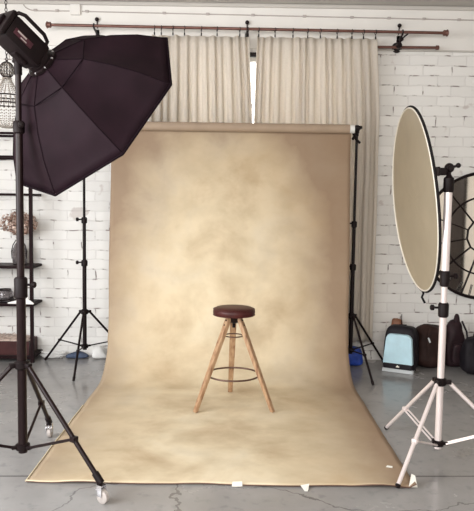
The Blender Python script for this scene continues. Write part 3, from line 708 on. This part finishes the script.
# white paper card propped over the shelf edge
bm = new()
P_ = [(-2.19, 6.255, .577), (-1.935, 6.23, .577), (-1.93, 6.23, .587), (-1.985, 6.24, .625), (-2.00, 6.245, .70), (-2.03, 6.25, .71), (-2.045, 6.25, .625), (-2.19, 6.255, .59)]
vf = [bm.verts.new(p) for p in P_]; bm.faces.new(vf); r = bmesh.ops.extrude_face_region(bm, geom=bm.faces[:])
bmesh.ops.translate(bm, verts=[v for v in r['geom'] if isinstance(v, bmesh.types.BMVert)], vec=(0, .015, 0))
bmesh.ops.bevel(bm, geom=bm.edges[:], offset=.004, segments=1, affect='EDGES')
solo('paper_figure', bm, 'white_cloth', 'white folded paper piece standing on the lower shelf, tip past the post', 'ornament', (-2.05, 6.24, .577), smooth=False)
# crate with straw
cx, cy = -2.40, 6.43
t = thing('crate', 'dark red wooden crate of dried straw on the bottom shelf', 'crate', (cx, cy, .067))
bm = new()
for s in (-1, 1):
    box(bm, (cx, cy+s*.125, .135), (.80, .014, .135), None, .003); box(bm, (cx+s*.393, cy, .135), (.014, .24, .135), None, .003)
box(bm, (cx, cy, .075), (.78, .24, .012)); obj('crate_box', bm, 'crate', t, False)
bm = new(); rnd = random.Random(3)
soft(bm, (cx, cy, .085), (.76, .22, .14), .6, wob=.02)
for k in range(500):
    x = rnd.uniform(-.37, .37); y = rnd.uniform(-.10, .10); z = .20+.025*(1-(x/.4)**2); a = rnd.uniform(0, 2*pi); l = rnd.uniform(.03, .07)
    d = V((cos(a), sin(a), rnd.uniform(-.3, .4)))*l/2; tube(bm, V((cx+x, cy+y, z))-d, V((cx+x, cy+y, z+.01))+d, .0022, seg=4)
o = obj('straw', bm, 'straw', t); o['kind'] = 'stuff'; o['label'] = 'tangled pale straw'

# ---------------------------------------------------------------- beaded chandelier
hx, hy = -1.80, 5.20
t = thing('beaded_chandelier', 'beaded chandelier hanging on a chain at the left edge', 'chandelier', (hx, hy, 2.10))
bm = new(); n_l = 32
for k in range(n_l):
    z = 2.64 + (ZT-2.645)*(k+.5)/n_l; c = V((hx, hy, z)); a = (k % 2)*pi/2
    path(bm, [c + V((cos(a)*.009*cos(q), sin(a)*.009*cos(q), .017*sin(q))) for q in [i*2*pi/8 for i in range(8)]], .0028, 5, True)
obj('chain', bm, 'black_metal', t)
bm = new(); lathe(bm, (hx, hy, ZT-.03), [(.02, 0), (.05, .012), (.05, .03)], seg=20); obj('ceiling_rose', bm, 'black_metal', t)
def beads(name, pts, r, mt='bead'):
    bm = new()
    for p in pts: ball(bm, p, r, 1)
    return obj(name, bm, mt, t)
bm = new()
for k in range(8): 
    a = k*pi/8; path(bm, [V((hx, hy, 2.575)) + V((cos(a)*.055*cos(q), sin(a)*.055*cos(q), .062*sin(q))) for q in [i*2*pi/20 for i in range(20)]], .0028, 5, True)
tube(bm, (hx, hy, 2.51), (hx, hy, 2.65), .006)
ring(bm, (hx, hy, 2.515), (0, 0, 1), .03, .005, 24, 6); ring(bm, (hx, hy, 2.375), (0, 0, 1), .128, .006, 36, 6); ring(bm, (hx, hy, 2.315), (0, 0, 1), .132, .006, 36, 6)
for k in range(12):
    a = k*pi/6; tube(bm, (hx+.128*cos(a), hy+.128*sin(a), 2.375), (hx+.132*cos(a), hy+.132*sin(a), 2.315), .003, seg=6)
obj('wire_frame', bm, 'brown_metal', t)
for k in range(7):
    zz = 2.575+.052*sin(-pi/2+pi*(k+.5)/7); rr = .052*cos(-pi/2+pi*(k+.5)/7); m_ = max(5, int(rr*2*pi/.014))
    beads('bead_string', [(hx+rr*cos(i*2*pi/m_), hy+rr*sin(i*2*pi/m_), zz) for i in range(m_)], .006)
for k in range(18):
    a = k*2*pi/18; pts = []
    for i in range(11):
        f = i/10; r_ = .032 + (.126-.032)*(f**1.6); pts.append((hx+r_*cos(a), hy+r_*sin(a), 2.51-.13*f))
    beads('bead_string', pts, .0058)
for k in range(24):
    a = k*2*pi/24
    beads('bead_string', [(hx+.130*cos(a), hy+.130*sin(a), 2.36-.0125*i) for i in range(4)], .0065)
    pts = []
    for i in range(12):
        f = i/11; r_ = .128*cos(f*pi/2*.86); pts.append((hx+r_*cos(a), hy+r_*sin(a), 2.305-.17*sin(f*pi/2)))
    beads('bead_string', pts, .006)

# ---------------------------------------------------------------- round wall mirror
mx, my, mz, mr = 2.46, 6.555, 1.28, 0.625
t = thing('round_mirror', 'large round mirror with black web-like bars on the brick wall at right', 'mirror', (mx, my, mz-mr))
bm = new(); lathe(bm, (mx, my+.02, mz), [(mr-.01, 0), (mr-.01, .008)], axis=(0, -1, 0), seg=64); obj('mirror_glass', bm, 'mirror', t)
bm = new(); ring(bm, (mx, my, mz), (0, 1, 0), mr, .016, 72, 8); obj('frame', bm, 'black_metal', t)
bm = new(); ring(bm, (mx, my, mz), (0, 1, 0), mr*.62, .008, 64, 6); obj('inner_ring', bm, 'black_metal', t)
NS = 12
for k in range(NS):
    a = 2*pi*(k+.35)/NS; a2 = 2*pi*(k+1.35)/NS; e = V((cos(a), 0, sin(a))); e2 = V((cos(a2), 0, sin(a2))); c = V((mx, my, mz))
    bm = new(); tube(bm, c+e*mr*.28, c+e*mr, .006, seg=8); tube(bm, c+e*mr*.28, c+e2*mr*.28, .007, seg=8)
    obj('spoke', bm, 'black_metal', t)
for k in range(30):
    a = 2*pi*(k+.5)/30
    if sin(a) > -0.35: continue
    e = V((cos(a), 0, sin(a))); c = V((mx, my-.004, mz))
    bm = new(); tube(bm, c+e*mr*.80, c+e*mr, .004, seg=6); obj('short_bar', bm, 'black_metal', t)

# ---------------------------------------------------------------- bags along the right wall
# blue backpack, turned towards the set
ang = radians(-27); Rz = Matrix.Rotation(ang, 3, 'Z')
bc = V((1.585, 6.22, 0))
t = thing('backpack', 'black backpack with light blue front panel against the brick wall', 'backpack', tuple(bc))
def bp_(x, y, z): return bc + Rz @ V((x, y, z))
bm = new(); soft(bm, bc+V((0, 0, .002)), (.33, .25, .43), .38, ang, (.86, .70), .006); obj('body', bm, 'black_nylon', t)
def rrect(bm, w0, w1, z0, z1, y, th, rad=.05, yt=0):
    pts = []
    for cx_, cz_, a0, wq in ((1, 1, 0, w1), (-1, 1, 90, w1), (-1, -1, 180, w0), (1, -1, 270, w0)):
        rr = rad if cz_ > 0 else rad*.35
        for k in range(7):
            a = radians(a0+15*k); zc = (z1-rr) if cz_ > 0 else (z0+rr)
            pts.append((cx_*(wq/2-rr) + rr*cos(a), zc + rr*sin(a)))
    lo = [bm.verts.new(bp_(x, y + yt*(z-z0)/(z1-z0), z)) for x, z in pts]; hi = [bm.verts.new(bp_(x*.96, y - th + yt*(z-z0)/(z1-z0), z0+(z-z0)*.985)) for x, z in pts]
    n = len(pts); bm.faces.new(hi)
    for k in range(n): bm.faces.new((lo[k], lo[(k+1) % n], hi[(k+1) % n], hi[k]))
bm = new(); rrect(bm, .285, .250, .080, .365, -.112, .030, .055, .016); obj('front_panel', bm, 'sky_blue', t)
bm = new(); rrect(bm, .272, .276, .040, .090, -.114, .030, .012); obj('pocket_band', bm, 'black_nylon', t)
bm = new(); rrect(bm, .300, .300, .003, .036, -.112, .024, .01); obj('base_strip', bm, 'grey_nylon', t)
bm = new(); box(bm, bp_(0.005, -.147, .062), (.030, .003, .012), Rz, .001); v1 = [bm.verts.new(bp_(x, -.149, z)) for x, z in ((-.006, .066), (.014, .066), (.004, .078))]; bm.faces.new(v1); obj('emblem', bm, 'white_rim', t)
bm = new(); path(bm, [bp_(-.04, .03, .385), bp_(-.03, .03, .425), bp_(.03, .03, .43), bp_(.04, .03, .385)], .011); obj('grab_handle', bm, 'black_nylon', t)
bm = new(); path(bm, [bp_(.150, -.05, .02), bp_(.158, -.06, .18), bp_(.135, -.06, .33), bp_(.08, -.07, .375), bp_(-.08, -.07, .375), bp_(-.13, -.07, .33)], .005); obj('zip', bm, 'black_metal', t)

bx, by = 1.60, 6.50
t = thing('leather_bag', 'tan leather bag top rising behind the blue backpack', 'bag', (bx, by, 0))
bm = new(); soft(bm, (bx, by, .002), (.15, .10, .44), .6, 0, (.7, .7), .02, seed=4); obj('body', bm, 'tan', t)
bm = new(); path(bm, [(bx-.04, by, .38), (bx-.035, by-.01, .43), (bx, by-.01, .44), (bx+.04, by-.01, .43), (bx+.05, by, .37)], .014); obj('handle', bm, 'tan', t)
bm = new(); tube(bm, (bx+.035, by-.06, .30), (bx+.035, by-.055, .50), .004); obj('cord', bm, 'black_cloth', t)

bx, by = 1.888, 6.36
t = thing('duffel_bag', 'dark brown slouched bag with pale strap ends, right of the blue backpack', 'bag', (bx, by, 0))
bm = new(); soft(bm, (bx, by, .002), (.30, .26, .41), .5, .12, (.85, .6), .028, seed=2, nu=40, nv=24); obj('body', bm, 'brown_nylon', t)
bm = new(); path(bm, [(bx-.05, by-.165, .10), (bx-.055, by-.17, .22), (bx-.05, by-.15, .33), (bx-.02, by-.09, .40)], .009); path(bm, [(bx+.06, by-.165, .12), (bx+.07, by-.165, .24), (bx+.05, by-.13, .37)], .009); obj('strap', bm, 'brown_nylon', t)
bm = new(); box(bm, (bx+.065, by-.178, .27), (.014, .008, .12), Matrix.Rotation(.12, 3, 'Y'), .002); box(bm, (bx-.05, by-.178, .30), (.014, .008, .05), Matrix.Rotation(-.4, 3, 'Y'), .002); o = obj('strap_end', bm, 'grey_nylon', t); o['label'] = 'pale grey webbing ends'

bx, by = 2.145, 6.40
t = thing('backpack', 'plum-black tall backpack behind the silver stand, narrow hooked top', 'backpack', (bx, by, 0))
bm = new(); soft(bm, (bx, by, .002), (.24, .22, .46), .55, .1, (.62, .55), .018, seed=9, nu=36, nv=24); obj('body', bm, 'plum_nylon', t)
bm = new(); soft(bm, (bx+.015, by-.01, .40), (.07, .07, .12), .6, 0, (.6, .6), .006); obj('hood', bm, 'plum_nylon', t)
bm = new(); path(bm, [(bx+.05, by-.06, .46), (bx+.09, by-.09, .36), (bx+.10, by-.11, .25), (bx+.09, by-.12, .12)], .010); obj('strap', bm, 'black_nylon', t)
bm = new(); soft(bm, (bx+.02, by-.13, .05), (.17, .06, .20), .5, .1, (.9, .8), .006); pk = obj('front_pocket', bm, 'plum_nylon', t)
bm = new(); box(bm, (bx+.035, by-.166, .215), (.035, .006, .008), None, .001); obj('zip_pull', bm, 'chrome', pk)

bx, by = 2.33, 6.12
t = thing('camera_bag', 'wide black bag at the right edge, beneath the round mirror', 'bag', (bx, by, 0))
bm = new(); soft(bm, (bx, by, .002), (.42, .22, .35), .42, 0, (.88, .8), .015, seed=12, nu=40); obj('body', bm, 'black_nylon', t)
bm = new(); soft(bm, (bx+.01, by+.03, .26), (.24, .16, .17), .6, 0, (.6, .6), .015, seed=5); obj('flap', bm, 'plum_nylon', t)
bm = new(); path(bm, [(bx-.15, by-.085, .2), (bx-.13, by-.085, .31), (bx-.05, by-.07, .385), (bx+.06, by-.07, .385), (bx+.14, by-.085, .24)], .009); obj('handle', bm, 'black_nylon', t)

# behind the right edge of the backdrop
bm = new(); soft(bm, (1.13, 6.36, .002), (.26, .14, .19), .6, 0, (.8, .8), .03, seed=6)
solo('plastic_bag', bm, 'blue_plastic', 'crumpled blue plastic bag on the floor behind the backdrop, right stand', 'bag', (1.13, 6.36, .0))
# left wall foot: folded cloth, white bag, cable
bm = new(); soft(bm, (-1.59, 6.50, .002), (.25, .13, .055), .6, 0, (.8, .8), .02, seed=3)
solo('folded_cloth', bm, 'navy', 'crumpled dark blue cloth at the wall behind the left backdrop stand', 'cloth', (-1.60, 6.50, 0))
bm = new(); soft(bm, (-1.36, 6.50, .002), (.19, .13, .12), .6, 0, (.6, .6), .035, seed=13)
solo('plastic_bag', bm, 'white_plastic', 'small crumpled white plastic bag on floor by the left backdrop stand', 'bag', (-1.36, 6.50, 0))
bm = new(); pts = []; rnd = random.Random(5)
for i in range(90):
    a = i*2*pi/18; rr = .075+.03*sin(i*.37); pts.append((-1.845+rr*1.35*cos(a)+.02*sin(i*.21), 6.47+rr*.75*sin(a), .008+.0007*i+.004*abs(sin(i*1.3))))
path(bm, pts, .008, 6)
solo('cable_coil', bm, 'white_plastic', 'loose coil of white cable on the floor beside the crate', 'cable', (-1.86, 6.47, 0))
